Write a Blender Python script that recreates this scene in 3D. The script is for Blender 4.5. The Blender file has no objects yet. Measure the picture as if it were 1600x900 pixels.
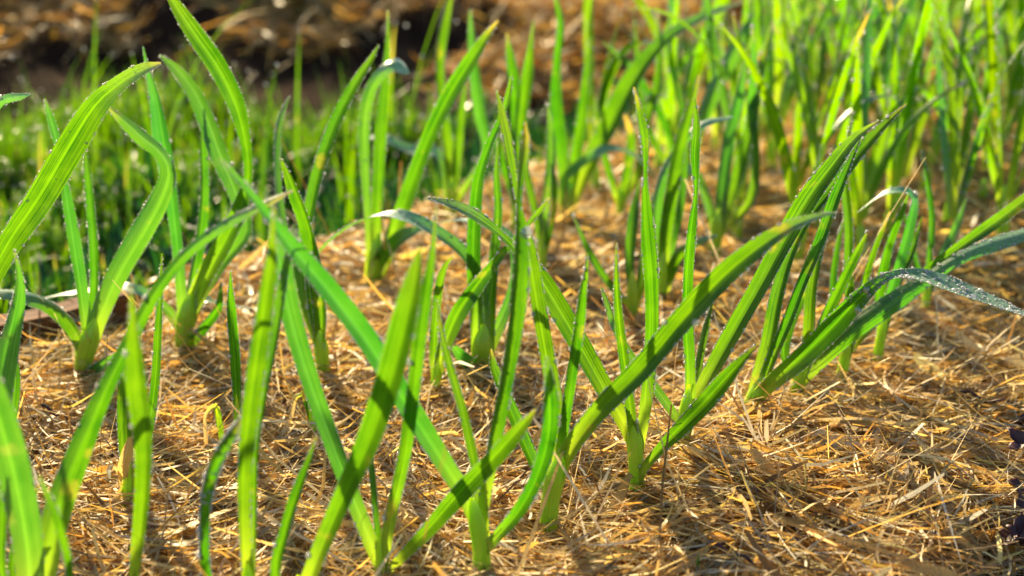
import bpy, math
import numpy as np
from mathutils import Vector

scene = bpy.context.scene
COL = scene.collection
rng = np.random.default_rng(11)
R = math.radians

# ------------------------------------------------------------------ camera
CAM_H, PITCH, FPX = 0.42, R(20.0), 2222.0
cam_d = bpy.data.cameras.new('camera')
cam = bpy.data.objects.new('camera', cam_d)
COL.objects.link(cam)
cam.location = (0, 0, CAM_H)
cam.rotation_euler = (R(90) - PITCH, 0, 0)
cam_d.sensor_width = 36.0
cam_d.lens = 50.0
cam_d.clip_start = 0.02
cam_d.clip_end = 400.0
cam_d.dof.use_dof = True
cam_d.dof.focus_distance = 0.885
cam_d.dof.aperture_fstop = 4.8
scene.camera = cam

# ------------------------------------------------------------------ light
SUN_EL, SUN_AZ = R(27.0), R(-24.0)       # azimuth from +Y, negative = left
w = bpy.data.worlds.new('World')
scene.world = w
w.use_nodes = True
nt = w.node_tree
bg = nt.nodes['Background']
sky = nt.nodes.new('ShaderNodeTexSky')
sky.sky_type = 'NISHITA'
sky.sun_disc = False
sky.sun_elevation = SUN_EL
sky.sun_rotation = SUN_AZ
nt.links.new(sky.outputs[0], bg.inputs[0])
bg.inputs[1].default_value = 0.07
sd_ = bpy.data.lights.new('sun', 'SUN')
sd_.energy = 5.0
sd_.angle = R(1.0)
sd_.color = (1.0, 0.80, 0.47)
sun = bpy.data.objects.new('sun', sd_)
COL.objects.link(sun)
sv = Vector((math.sin(SUN_AZ) * math.cos(SUN_EL), math.cos(SUN_AZ) * math.cos(SUN_EL), math.sin(SUN_EL)))
sun.rotation_euler = sv.to_track_quat('Z', 'Y').to_euler()
sun.location = sv * 5

scene.view_settings.view_transform = 'Standard'
scene.view_settings.look = 'None'
scene.view_settings.gamma = 1.0
scene.view_settings.exposure = 1.42
scene.render.engine = 'CYCLES'
scene.cycles.use_denoising = True
scene.cycles.max_bounces = 8
scene.cycles.transmission_bounces = 6
scene.cycles.sample_clamp_indirect = 12.0
scene.cycles.caustics_reflective = False
scene.cycles.caustics_refractive = False

cp, sp = math.cos(PITCH), math.sin(PITCH)
CAMV = np.array([0, 0, CAM_H])


def ray(px, py):
    a = (px - 800.0) / FPX
    b = -(py - 450.0) / FPX
    return np.array([a, cp + b * sp, -sp + b * cp])       # unit view depth


def on_ground(px, py, z=0.0):
    d = ray(px, py)
    return CAMV + d * ((z - CAM_H) / d[2])


def at_y(px, py, Y):
    d = ray(px, py)
    return CAMV + d * (Y / d[1])


def sstep(x, a, b):
    t = np.clip((x - a) / (b - a), 0, 1)
    return t * t * (3 - 2 * t)


# ------------------------------------------------------------------ terrain height
_r = np.random.default_rng(3)
_W = []
for f_, amp in ((9, .007), (23, .0035), (47, .0018)):
    for _ in range(5):
        th = _r.uniform(0, 2 * math.pi)
        _W.append((f_ * math.cos(th) * _r.uniform(.7, 1.3), f_ * math.sin(th) * _r.uniform(.7, 1.3), _r.uniform(0, 6.28), amp * .55))


def lumps(x, y, s=1.0):
    h = 0
    for a, b, c, amp in _W:
        h = h + amp * np.sin(a * x * s + b * y * s + c)
    return h


EA, EN = np.array([-.33, 1.10]), np.array([-.78, .62])


def edge_d(x, y):          # >0 : beyond the bed, in the grass
    return (x - EA[0]) * EN[0] + (y - EA[1]) * EN[1]


def right_d(x, y):         # >0 : right of the bed's near right border
    return (x - .30 - .12 * np.sin(y * 9) * .2) * .80 - (y - .80) * .60


def H(x, y):
    sd = edge_d(x, y)
    h = lumps(x, y) * (1 - sstep(sd, 0, .1))
    h = h - .075 * sstep(sd, -.01, .07)
    h = h - .05 * sstep(right_d(x, y), 0.0, .16) * (1 - sstep(y, 1.3, 1.8))
    m = sstep(y + .05 * np.sin(x * 5 + 1), 1.66, 2.7) * (1 - sstep(x - .12 * (y - 2.2), .42, .74))
    m = m * (1 - sstep(y, 3.3, 5.0))
    h = h + m * (.20 + .055 * np.sin(x * 6 + y * 5 + 1) * np.sin(y * 7 - x * 2) + 3.5 * lumps(x * .8, y * .8, .62) + 1.2 * lumps(x + 3, y, 1.3))
    return h


# ------------------------------------------------------------------ mesh helpers
def mesh_np(name, V, F, mat, parent=None, attrs=None, uv=None, smooth=True):
    V = np.asarray(V, np.float32)
    F = np.asarray(F, np.int32)
    me = bpy.data.meshes.new(name)
    nf, k = F.shape
    me.vertices.add(len(V))
    me.vertices.foreach_set('co', V.ravel())
    me.loops.add(nf * k)
    me.loops.foreach_set('vertex_index', F.ravel())
    me.polygons.add(nf)
    me.polygons.foreach_set('loop_start', np.arange(0, nf * k, k, dtype=np.int32))
    me.polygons.foreach_set('loop_total', np.full(nf, k, np.int32))
    if smooth:
        me.polygons.foreach_set('use_smooth', np.ones(nf, bool))
    if uv is not None:
        l = me.uv_layers.new(name='UVMap')
        l.data.foreach_set('uv', np.asarray(uv, np.float32)[F.ravel()].ravel())
    if attrs:
        for an, arr in attrs.items():
            arr = np.asarray(arr, np.float32)
            if arr.ndim == 1:
                a = me.attributes.new(an, 'FLOAT', 'POINT')
                a.data.foreach_set('value', arr)
            else:
                a = me.attributes.new(an, 'FLOAT_COLOR', 'POINT')
                a.data.foreach_set('color', np.c_[arr, np.ones(len(arr))].astype(np.float32).ravel())
    me.update(calc_edges=True)
    me.materials.append(mat)
    o = bpy.data.objects.new(name, me)
    COL.objects.link(o)
    if parent is not None:
        o.parent = parent
        o.matrix_parent_inverse = parent.matrix_world.inverted() if False else o.matrix_parent_inverse
    return o


def empty(name, loc):
    o = bpy.data.objects.new(name, None)
    o.empty_display_size = .02
    o.location = tuple(float(v) for v in loc)
    COL.objects.link(o)
    return o


def tag(o, label=None, cat=None, group=None, kind=None):
    if label: o['label'] = label
    if cat: o['category'] = cat
    if group: o['group'] = group
    if kind: o['kind'] = kind
    return o


# ------------------------------------------------------------------ materials
def new_mat(name):
    m = bpy.data.materials.new(name)
    m.use_nodes = True
    m.node_tree.nodes.clear()
    return m, m.node_tree.nodes, m.node_tree.links


def N(nodes, t, **kw):
    n = nodes.new(t)
    for k, v in kw.items():
        if k.startswith('i_'):
            n.inputs[k[2:].replace('_', ' ')].default_value = v
        else:
            setattr(n, k, v)
    return n


def ramp(nodes, stops):
    n = nodes.new('ShaderNodeValToRGB')
    e = n.color_ramp.elements
    e[0].position, e[0].color = stops[0][0], (*stops[0][1], 1)
    e[1].position, e[1].color = stops[-1][0], (*stops[-1][1], 1)
    for p, c in stops[1:-1]:
        x = e.new(p)
        x.color = (*c, 1)
    return n


def mixc(nodes, links, fac, a, b, mode='MIX'):
    n = nodes.new('ShaderNodeMix')
    n.data_type = 'RGBA'
    n.blend_type = mode
    for sock, v in ((n.inputs[0], fac), (n.inputs[6], a), (n.inputs[7], b)):
        if isinstance(v, (int, float)):
            sock.default_value = v
        elif isinstance(v, tuple):
            sock.default_value = (*v, 1)
        else:
            links.new(v, sock)
    return n.outputs[2]


def leaf_material(name, refl, refl2, trans, trans2, tipc, rough=.33, tfac=.55, wax=.25):
    m, ns, ln = new_mat(name)
    out = N(ns, 'ShaderNodeOutputMaterial')
    uv = N(ns, 'ShaderNodeUVMap')
    mp = N(ns, 'ShaderNodeMapping')
    mp.inputs['Scale'].default_value = (13, .8, 1)
    oi = N(ns, 'ShaderNodeObjectInfo')
    mth = N(ns, 'ShaderNodeMath', operation='MULTIPLY')
    mth.inputs[1].default_value = 37.0
    ln.new(oi.outputs['Random'], mth.inputs[0])
    cmb = N(ns, 'ShaderNodeCombineXYZ')
    ln.new(mth.outputs[0], cmb.inputs[2])
    ln.new(cmb.outputs[0], mp.inputs['Location'])
    ln.new(uv.outputs[0], mp.inputs[0])
    st = N(ns, 'ShaderNodeTexNoise')
    st.inputs['Scale'].default_value = 1.0
    st.inputs['Detail'].default_value = 3
    ln.new(mp.outputs[0], st.inputs['Vector'])
    rs = ramp(ns, [(.40, (0, 0, 0)), (.62, (1, 1, 1))])
    ln.new(st.outputs[0], rs.inputs[0])
    blo = N(ns, 'ShaderNodeTexNoise')
    blo.inputs['Scale'].default_value = 55
    blo.inputs['Detail'].default_value = 2
    geo = N(ns, 'ShaderNodeNewGeometry')
    ln.new(geo.outputs['Position'], blo.inputs['Vector'])
    rb = ramp(ns, [(.38, (0, 0, 0)), (.66, (1, 1, 1))])
    ln.new(blo.outputs[0], rb.inputs[0])
    f1 = mixc(ns, ln, .3, rs.outputs[0], rb.outputs[0])
    # midrib: pale narrow line
    sx = N(ns, 'ShaderNodeSeparateXYZ')
    ln.new(uv.outputs[0], sx.inputs[0])
    ab = N(ns, 'ShaderNodeMath', operation='ABSOLUTE')
    ln.new(sx.outputs[0], ab.inputs[0])
    mr = N(ns, 'ShaderNodeMapRange')
    mr.inputs['From Min'].default_value = .03
    mr.inputs['From Max'].default_value = .13
    mr.inputs['To Min'].default_value = .45
    mr.inputs['To Max'].default_value = 0
    ln.new(ab.outputs[0], mr.inputs[0])
    tip = N(ns, 'ShaderNodeAttribute', attribute_name='tip')
    c_r = mixc(ns, ln, f1, refl, refl2)
    c_r = mixc(ns, ln, mr.outputs[0], c_r, tuple(min(1, v * 1.7) for v in refl2))
    c_r = mixc(ns, ln, tip.outputs['Fac'], c_r, tuple(v * .75 for v in tipc))
    c_t = mixc(ns, ln, f1, trans, trans2)
    c_t = mixc(ns, ln, mr.outputs[0], c_t, tuple(min(1, v * 1.35) for v in trans2))
    c_t = mixc(ns, ln, tip.outputs['Fac'], c_t, tipc)
    bs = N(ns, 'ShaderNodeAttribute', attribute_name='foot')
    c_r = mixc(ns, ln, bs.outputs['Fac'], c_r, (.42, .58, .06))
    c_t = mixc(ns, ln, bs.outputs['Fac'], c_t, (.50, .68, .03))
    wt = N(ns, 'ShaderNodeAttribute', attribute_name='up_sheen')  # dew-pale tint on upward-facing blade parts, painting in their sky sheen
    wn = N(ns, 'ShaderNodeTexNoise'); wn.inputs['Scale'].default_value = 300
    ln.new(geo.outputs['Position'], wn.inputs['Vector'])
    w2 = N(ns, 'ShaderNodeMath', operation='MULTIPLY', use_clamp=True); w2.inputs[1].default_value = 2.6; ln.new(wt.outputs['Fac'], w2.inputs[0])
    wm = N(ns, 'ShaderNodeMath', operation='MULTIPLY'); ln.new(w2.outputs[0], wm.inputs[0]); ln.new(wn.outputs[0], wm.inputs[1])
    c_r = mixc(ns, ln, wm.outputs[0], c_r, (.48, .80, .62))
    # sparse yellowed flecks
    fk = N(ns, 'ShaderNodeTexNoise'); fk.inputs['Scale'].default_value = 38; fk.inputs['Detail'].default_value = 4
    ln.new(geo.outputs['Position'], fk.inputs['Vector'])
    fr = ramp(ns, [(.64, (0, 0, 0)), (.74, (.5, .5, .5))]); ln.new(fk.outputs[0], fr.inputs[0])
    c_t = mixc(ns, ln, fr.outputs[0], c_t, tipc)
    c_r = mixc(ns, ln, fr.outputs[0], c_r, tuple(v * .5 for v in tipc))
    hs = N(ns, 'ShaderNodeHueSaturation')
    hr = N(ns, 'ShaderNodeMapRange')
    hr.inputs['To Min'].default_value = .487
    hr.inputs['To Max'].default_value = .518
    ln.new(oi.outputs['Random'], hr.inputs[0])
    ln.new(hr.outputs[0], hs.inputs['Hue'])
    ln.new(c_t, hs.inputs['Color'])
    bmp = N(ns, 'ShaderNodeBump')
    bmp.inputs['Strength'].default_value = .35
    bmp.inputs['Distance'].default_value = .0006
    ln.new(st.outputs[0], bmp.inputs['Height'])
    p = N(ns, 'ShaderNodeBsdfPrincipled')
    p.inputs['Roughness'].default_value = rough
    p.inputs['IOR'].default_value = 1.5
    p.inputs['Coat Weight'].default_value = wax
    p.inputs['Coat Roughness'].default_value = .22 if wax < .5 else .34
    p.inputs['Specular IOR Level'].default_value = .35
    ln.new(c_r, p.inputs['Base Color'])
    ln.new(bmp.outputs[0], p.inputs['Normal'])
    t = N(ns, 'ShaderNodeBsdfTranslucent')
    ln.new(hs.outputs[0], t.inputs['Color'])
    ln.new(bmp.outputs[0], t.inputs['Normal'])
    mx = N(ns, 'ShaderNodeMixShader')
    mx.inputs[0].default_value = tfac
    ln.new(p.outputs[0], mx.inputs[1])
    ln.new(t.outputs[0], mx.inputs[2])
    ln.new(mx.outputs[0], out.inputs[0])
    return m


M_LEAF = leaf_material('garlic_leaf', (.016, .085, .003), (.035, .14, .004), (.022, .15, .003), (.18, .45, .004), (.75, .55, .06))
M_WAX = leaf_material('garlic_leaf_waxy', (.025, .13, .035), (.05, .20, .07), (.06, .30, .008), (.19, .52, .02), (.6, .6, .1), rough=.3, tfac=.42, wax=1.0)
M_SUNLIT = leaf_material('sunlit_leaf', (.02, .10, .003), (.045, .16, .004), (.10, .34, .0), (.32, .58, .0), (.85, .6, .06), rough=.28, tfac=.62, wax=.3)  # brighter, yellower leaf copy; sunlight on the back rows put into its colour
M_STEM = leaf_material('garlic_stem', (.34, .52, .025), (.46, .62, .05), (.35, .62, .03), (.5, .75, .05), (.6, .5, .2), tfac=.38)
_p = [n for n in M_STEM.node_tree.nodes if n.type == 'BSDF_PRINCIPLED'][0]
_p.inputs['Subsurface Weight'].default_value = 1.0
_p.inputs['Subsurface Radius'].default_value = (.8, 1.0, .15)
_p.inputs['Subsurface Scale'].default_value = .012
[n for n in M_STEM.node_tree.nodes if n.type == 'MIX_SHADER'][0].inputs[0].default_value = .2
M_GRASS = leaf_material('grass_blade', (.03, .11, .004), (.06, .16, .006), (.05, .25, .0), (.30, .50, .0), (.7, .6, .08), tfac=.5)
M_HERB = leaf_material('weed_leaf', (.008, .05, .02), (.015, .08, .03), (.015, .10, .01), (.03, .16, .02), (.4, .5, .1), tfac=.35, wax=.3)
M_DRY = leaf_material('dried_leaf', (.42, .25, .09), (.55, .36, .15), (.85, .50, .13), (.9, .62, .2), (.5, .3, .1), rough=.6, tfac=.5, wax=0)

# straw
M_STRAW, ns, ln = new_mat('straw')
out = N(ns, 'ShaderNodeOutputMaterial')
at = N(ns, 'ShaderNodeAttribute', attribute_name='col')
nz = N(ns, 'ShaderNodeTexNoise')
nz.inputs['Scale'].default_value = 900
geo = N(ns, 'ShaderNodeNewGeometry')
ln.new(geo.outputs['Position'], nz.inputs['Vector'])
rr = ramp(ns, [(.3, (.62, .62, .62)), (.7, (1.1, 1.1, 1.1))])
ln.new(nz.outputs[0], rr.inputs[0])
cc = mixc(ns, ln, 1.0, at.outputs['Color'], rr.outputs[0], 'MULTIPLY')
p = N(ns, 'ShaderNodeBsdfPrincipled')
p.inputs['Roughness'].default_value = .55
p.inputs['Specular IOR Level'].default_value = .4
p.inputs['Coat Weight'].default_value = .08
p.inputs['Coat Roughness'].default_value = .3
ln.new(cc, p.inputs['Base Color'])
t = N(ns, 'ShaderNodeBsdfTranslucent')
tc = mixc(ns, ln, 1.0, cc, (1.75, 1.4, .75), 'MULTIPLY')
ln.new(tc, t.inputs['Color'])
mx = N(ns, 'ShaderNodeMixShader')
mx.inputs[0].default_value = .36
ln.new(p.outputs[0], mx.inputs[1]); ln.new(t.outputs[0], mx.inputs[2]); ln.new(mx.outputs[0], out.inputs[0])

# soil
M_SOIL, ns, ln = new_mat('soil')
out = N(ns, 'ShaderNodeOutputMaterial')
geo = N(ns, 'ShaderNodeNewGeometry')
n1 = N(ns, 'ShaderNodeTexNoise'); n1.inputs['Scale'].default_value = 14; n1.inputs['Detail'].default_value = 8
n2 = N(ns, 'ShaderNodeTexNoise'); n2.inputs['Scale'].default_value = 120; n2.inputs['Detail'].default_value = 5
ln.new(geo.outputs['Position'], n1.inputs['Vector']); ln.new(geo.outputs['Position'], n2.inputs['Vector'])
rr = ramp(ns, [(.3, (.012, .007, .004)), (.55, (.035, .02, .012)), (.75, (.08, .045, .025))])
ln.new(n1.outputs[0], rr.inputs[0])
b = N(ns, 'ShaderNodeBump'); b.inputs['Distance'].default_value = .01; b.inputs['Strength'].default_value = .9
ln.new(n2.outputs[0], b.inputs['Height'])
p = N(ns, 'ShaderNodeBsdfPrincipled'); p.inputs['Roughness'].default_value = 1; p.inputs['Specular IOR Level'].default_value = .05
ln.new(rr.outputs[0], p.inputs['Base Color']); ln.new(b.outputs[0], p.inputs['Normal']); ln.new(p.outputs[0], out.inputs[0])

# water
M_DEW, ns, ln = new_mat('dew_water')
out = N(ns, 'ShaderNodeOutputMaterial')
p = N(ns, 'ShaderNodeBsdfTransparent')
t = N(ns, 'ShaderNodeBsdfTranslucent'); t.inputs['Color'].default_value = (1, 1, 1, 1)
rf = N(ns, 'ShaderNodeBsdfRefraction'); rf.inputs['IOR'].default_value = 1.2; rf.inputs['Roughness'].default_value = .2
g = N(ns, 'ShaderNodeBsdfGlossy'); g.inputs['Roughness'].default_value = .15
mx = N(ns, 'ShaderNodeMixShader'); mx.inputs[0].default_value = .6
df = N(ns, 'ShaderNodeBsdfDiffuse'); df.inputs['Color'].default_value = (.9, .95, 1, 1)
mxd = N(ns, 'ShaderNodeMixShader'); mxd.inputs[0].default_value = .4
ln.new(t.outputs[0], mxd.inputs[1]); ln.new(df.outputs[0], mxd.inputs[2])
ln.new(p.outputs[0], mx.inputs[1]); ln.new(mxd.outputs[0], mx.inputs[2])
mxb = N(ns, 'ShaderNodeMixShader'); mxb.inputs[0].default_value = .4
ln.new(mx.outputs[0], mxb.inputs[1]); ln.new(rf.outputs[0], mxb.inputs[2])
mx2 = N(ns, 'ShaderNodeMixShader'); mx2.inputs[0].default_value = .15
ln.new(mxb.outputs[0], mx2.inputs[1]); ln.new(g.outputs[0], mx2.inputs[2])
ln.new(mx2.outputs[0], out.inputs[0])

# wood
M_WOOD, ns, ln = new_mat('weathered_wood')
out = N(ns, 'ShaderNodeOutputMaterial')
tc_ = N(ns, 'ShaderNodeTexCoord')
mp = N(ns, 'ShaderNodeMapping'); mp.inputs['Scale'].default_value = (6, 90, 90)
ln.new(tc_.outputs['Object'], mp.inputs[0])
n1 = N(ns, 'ShaderNodeTexNoise'); n1.inputs['Scale'].default_value = 2; n1.inputs['Detail'].default_value = 6
ln.new(mp.outputs[0], n1.inputs['Vector'])
rr = ramp(ns, [(.3, (.08, .03, .015)), (.7, (.20, .085, .04))])
ln.new(n1.outputs[0], rr.inputs[0])
b = N(ns, 'ShaderNodeBump'); b.inputs['Distance'].default_value = .002; b.inputs['Strength'].default_value = .7
ln.new(n1.outputs[0], b.inputs['Height'])
p = N(ns, 'ShaderNodeBsdfPrincipled'); p.inputs['Roughness'].default_value = .8; p.inputs['Specular IOR Level'].default_value = .2
ln.new(rr.outputs[0], p.inputs['Base Color']); ln.new(b.outputs[0], p.inputs['Normal']); ln.new(p.outputs[0], out.inputs[0])

# dark fallen leaf / twig
M_FALL, ns, ln = new_mat('fallen_leaf_brown')
out = N(ns, 'ShaderNodeOutputMaterial')
geo = N(ns, 'ShaderNodeNewGeometry')
n1 = N(ns, 'ShaderNodeTexNoise'); n1.inputs['Scale'].default_value = 90; n1.inputs['Detail'].default_value = 5
ln.new(geo.outputs['Position'], n1.inputs['Vector'])
rr = ramp(ns, [(.3, (.03, .008, .01)), (.6, (.08, .022, .022)), (.8, (.16, .07, .04))])
ln.new(n1.outputs[0], rr.inputs[0])
p = N(ns, 'ShaderNodeBsdfPrincipled'); p.inputs['Roughness'].default_value = .5
ln.new(rr.outputs[0], p.inputs['Base Color']); ln.new(p.outputs[0], out.inputs[0])

# ------------------------------------------------------------------ ground
def ground():
    def axis(lo, hi, core_lo, core_hi, step):
        a = [*np.arange(core_lo, core_hi, step)]
        s, v = step, core_hi
        while v < hi:
            a.append(v); s *= 1.18; v += s
        a.append(hi)
        s, v = step * 1.18, core_lo - step
        b_ = []
        while v > lo:
            b_.append(v); s *= 1.18; v -= s
        b_.append(lo)
        return np.array(b_[::-1] + a)
    xs = axis(-150, 150, -1.3, 1.5, .014)
    ys = axis(-100, 250, .45, 3.6, .014)
    X, Y = np.meshgrid(xs, ys)
    Z = H(X, Y) - .020 * (edge_d(X, Y) < .03) - .008 * (edge_d(X, Y) >= .03)
    V = np.c_[X.ravel(), Y.ravel(), Z.ravel()]
    nx, ny = len(xs), len(ys)
    i = np.arange(nx - 1)[None, :] + (np.arange(ny - 1) * nx)[:, None]
    i = i.ravel()
    F = np.c_[i, i + 1, i + 1 + nx, i + nx]
    return tag(mesh_np('ground', V, F, M_SOIL), kind='structure')


ground()

# ------------------------------------------------------------------ ribbons (straw, grass) in bulk
def ribbons(C, Wd, S):
    """C: n x k x 3 centre lines, Wd: n x k half widths, S: n x k x 3 side dirs -> V, F"""
    n, k, _ = C.shape
    L = C - S * Wd[..., None]
    Rr = C + S * Wd[..., None]
    V = np.stack([L, Rr], 2).reshape(-1, 3)
    base = (np.arange(n) * k * 2)[:, None] + (np.arange(k - 1) * 2)[None, :]
    base = base.ravel()
    F = np.c_[base, base + 1, base + 3, base + 2]
    return V, F


PAL = np.array([(.60, .46, .20), (.52, .37, .14), (.68, .56, .33), (.42, .29, .12), (.55, .52, .45),
                (.26, .17, .08), (.56, .50, .20), (.20, .13, .08), (.62, .38, .12), (.50, .49, .36)])
PALP = np.array([.17, .13, .15, .10, .18, .09, .08, .05, .06, .03])


def straw_set(pts, Lm, Wm, layer, up=.12, k=6, seed=1):
    g = np.random.default_rng(seed)
    n = len(pts)
    L = Lm * g.lognormal(0, .45, n)
    Wd = Wm * g.lognormal(0, .38, n) * .5
    th = g.uniform(0, 2 * math.pi, n)
    # locally combed tufts
    th = np.where(g.random(n) < .5, th, .9 * np.sin(pts[:, 0] * 31 + pts[:, 1] * 17) + g.normal(0, .5, n))
    cur = g.normal(0, 2.0, n) / .05
    s = np.linspace(-.5, .5, k)[None, :] * L[:, None]
    ang = th[:, None] + cur[:, None] * s * .35 * (.05 / np.maximum(L[:, None], .02))
    ds = L[:, None] / (k - 1)
    dx = np.cumsum(np.cos(ang) * ds, 1); dy = np.cumsum(np.sin(ang) * ds, 1)
    x = pts[:, :1] + dx - dx[:, k // 2:k // 2 + 1]
    y = pts[:, 1:] + dy - dy[:, k // 2:k // 2 + 1]
    lay = g.uniform(layer[0], layer[1], n)[:, None]
    pit = g.normal(0, up, n)[:, None]
    stick = (g.random(n) < .035)[:, None]
    pit = np.where(stick, g.uniform(.3, .9, n)[:, None], pit)
    z0 = H(pts[:, 0], pts[:, 1])[:, None]
    z = .5 * z0 + .5 * H(x, y) + lay + pit * s - g.normal(.6, 1.2, n)[:, None] * s * s * 4
    z = np.maximum(z, H(x, y) - .019)
    C = np.stack([x, y, z], 2)
    roll = g.normal(0, .7, n)[:, None] + g.normal(0, .9, n)[:, None] * s / L[:, None]
    per = np.stack([-np.sin(ang), np.cos(ang), np.zeros_like(ang)], 2)
    S = per * np.cos(roll)[..., None]
    S[..., 2] += np.sin(roll)
    prof = np.ones((n, k)) * Wd[:, None]
    taper = g.random(n) < .45
    prof[taper] *= np.linspace(1.1, .15, k)[None, :]
    prof[:, 0] *= .55
    prof[:, -1] *= .5
    ci = g.choice(len(PAL), n, p=PALP / PALP.sum())
    col = PAL[ci] * np.array([1.27, 1.25, 1.10]) * g.uniform(.4, 1.3, n)[:, None]
    col = np.clip(col, 0, 1)
    V, F = ribbons(C, prof, S)
    return V, F, np.repeat(col, 2 * k, 0)


def join(sets):
    Vs, Fs, Cs, o = [], [], [], 0
    for V, F, c in sets:
        Vs.append(V); Fs.append(F + o); Cs.append(c); o += len(V)
    return np.vstack(Vs), np.vstack(Fs), np.vstack(Cs)


def scatter(n, ylo, yhi, g, margin=.08, keep=None, power=1.0):
    """points on the ground inside the widened view wedge"""
    out_ = []
    tot = 0
    while tot < n:
        y = ylo + (yhi - ylo) * g.random(n) ** power
        hw = (y * 1.06) * .40 + margin
        x = g.uniform(-1, 1, n) * (yhi * 1.06 * .40 + margin)
        m = np.abs(x) < hw
        if keep is not None:
            m &= keep(x, y)
        q = np.c_[x, y][m]
        out_.append(q); tot += len(q)
    return np.vstack(out_)[:n]


g = np.random.default_rng(5)
on_bed = lambda x, y: (edge_d(x, y) < .03) & (right_d(x, y) < -.005 + .05 * g.random(len(x))) & ~((x < -.29) & (edge_d(x, y) > -.038))
sets = [
    straw_set(scatter(32000, .52, 1.05, g, keep=on_bed), .055, .0015, (-.020, -.004), seed=1),
    straw_set(scatter(20000, .52, 1.05, g, keep=on_bed), .060, .0014, (-.006, .009), seed=2),
    straw_set(scatter(4200, .52, 1.05, g, keep=on_bed), .045, .0036, (-.004, .005), seed=3),
    straw_set(scatter(30000, 1.0, 1.7, g, keep=on_bed), .055, .0022, (-.014, .006), seed=4),
    straw_set(scatter(12000, 1.6, 3.2, g, margin=.2, keep=lambda x, y: edge_d(x, y) < .05), .07, .004, (-.012, .008), seed=6),
]
V, F, C = join(sets)
tag(mesh_np('straw_mulch', V, F, M_STRAW, attrs={'col': C}, smooth=False),
    'loose golden and grey straw mulch covering the garlic bed', 'straw', kind='stuff')

on_mound = lambda x, y: (H(x, y) > -.03) & (y > 1.68) & (edge_d(x, y) > .02) & (lumps(x * 1.3 + 5, y * 1.3, .5) > -.0005)
pm = scatter(15000, 1.82, 3.2, g, margin=.3, keep=on_mound)
V, F, C = straw_set(pm, .07, .0030, (-.006, .012), up=.3, seed=8)
C = C * np.array([.85, .74, .52])
tag(mesh_np('mound_straw', V, F, M_STRAW, attrs={'col': C}, smooth=False),
    'dry straw and stalks strewn over the blurred soil mound behind', 'straw', kind='stuff')


# ------------------------------------------------------------------ grass
def grass_set(pts, hm, wm, seed, lean=.35, k=6, drops=None):
    g = np.random.default_rng(seed)
    n = len(pts)
    Hh = hm * g.lognormal(0, .3, n) * (.85 + .35 * np.sin(pts[:, 0] * 17 + 3 * np.sin(pts[:, 1] * 9)) + .2 * np.sin(pts[:, 1] * 31 + pts[:, 0] * 23))
    th = g.uniform(0, 2 * math.pi, n)
    ln_ = np.abs(g.normal(0, lean, n)) + .05
    s = np.linspace(0, 1, k)[None, :]
    a = ln_[:, None] * (.4 + 1.6 * s ** 1.5)
    dr = np.sin(a) * Hh[:, None] / (k - 1)
    dz = np.cos(a) * Hh[:, None] / (k - 1)
    r = np.cumsum(dr, 1); z = np.cumsum(dz, 1)
    C = np.stack([pts[:, :1] + r * np.cos(th)[:, None], pts[:, 1:] + r * np.sin(th)[:, None],
                  H(pts[:, 0], pts[:, 1])[:, None] - .015 + z], 2)
    ph = th[:, None] + math.pi / 2 + g.normal(0, .5, n)[:, None] + g.normal(0, .6, n)[:, None] * s
    S = np.stack([np.cos(ph), np.sin(ph), np.zeros_like(ph)], 2)
    Wd = (wm * .5 * g.uniform(.6, 1.4, n))[:, None] * np.clip(1.15 * (1 - s ** 2.2), .06, 1)
    V, F = ribbons(C, Wd, S)
    uv = np.zeros((len(V), 2)); uv[0::2, 0] = -1; uv[1::2, 0] = 1
    uv[:, 1] = np.repeat((s * Hh[:, None] * 1).ravel(), 2) * 3 + np.repeat(g.random(n) * 50, 2 * k)
    tip = np.repeat(((g.random(n) < .06)[:, None] * (s > .55)).ravel() * .8, 2)
    return V, F, uv, tip, C


ICO_V, ICO_F = None, None


def ico(sub=1):
    import bmesh
    bm = bmesh.new()
    bmesh.ops.create_icosphere(bm, subdivisions=sub, radius=1)
    V = np.array([v.co[:] for v in bm.verts]); F = np.array([[v.index for v in f.verts] for f in bm.faces])
    bm.free()
    return V, F


ICO1, ICO2 = ico(1), ico(2)


def beads(P, rad, parent=None, name='dewdrops', scl=None, icod=None):
    iv, if_ = icod or ICO1
    P = np.asarray(P); rad = np.asarray(rad)
    n = len(P)
    sc = rad[:, None, None] * (iv[None] if scl is None else iv[None] * scl[:, None, :])
    V = (P[:, None, :] + sc).reshape(-1, 3)
    F = (if_[None] + (np.arange(n) * len(iv))[:, None, None]).reshape(-1, 3)
    return mesh_np(name, V, F, M_DEW, parent)


strip = lambda x, y: (edge_d(x, y) > .015) & (y < 1.93 + .06 * np.sin(x * 9))
pg = scatter(29000, 1.05, 2.1, g, margin=.15, keep=strip)
pg = pg[(edge_d(pg[:, 0], pg[:, 1]) > .33 + .08 * np.sin(pg[:, 0] * 14)) | (g.random(len(pg)) < .13)]
V, F, uv, tip, C = grass_set(pg, .05, .0028, 21, lean=.62)
pg2 = scatter(130, 1.4, 1.85, g, margin=.15, keep=lambda x, y: strip(x, y) & (edge_d(x, y) > .12) & (x < -.1))
V2, F2, uv2, tip2, C2 = grass_set(pg2, .125, .005, 22, lean=.22)
o = mesh_np('grass', np.vstack([V, V2]), np.vstack([F, F2 + len(V)]), M_GRASS, attrs={'tip': np.r_[tip, tip2]}, uv=np.vstack([uv, uv2]))
tag(o, 'wild green grass growing between the mulched bed and the soil mound', 'grass', kind='stuff')
sel = g.choice(len(pg), 420, replace=True); sel2 = g.choice(len(pg2), 260, replace=True)
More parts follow.
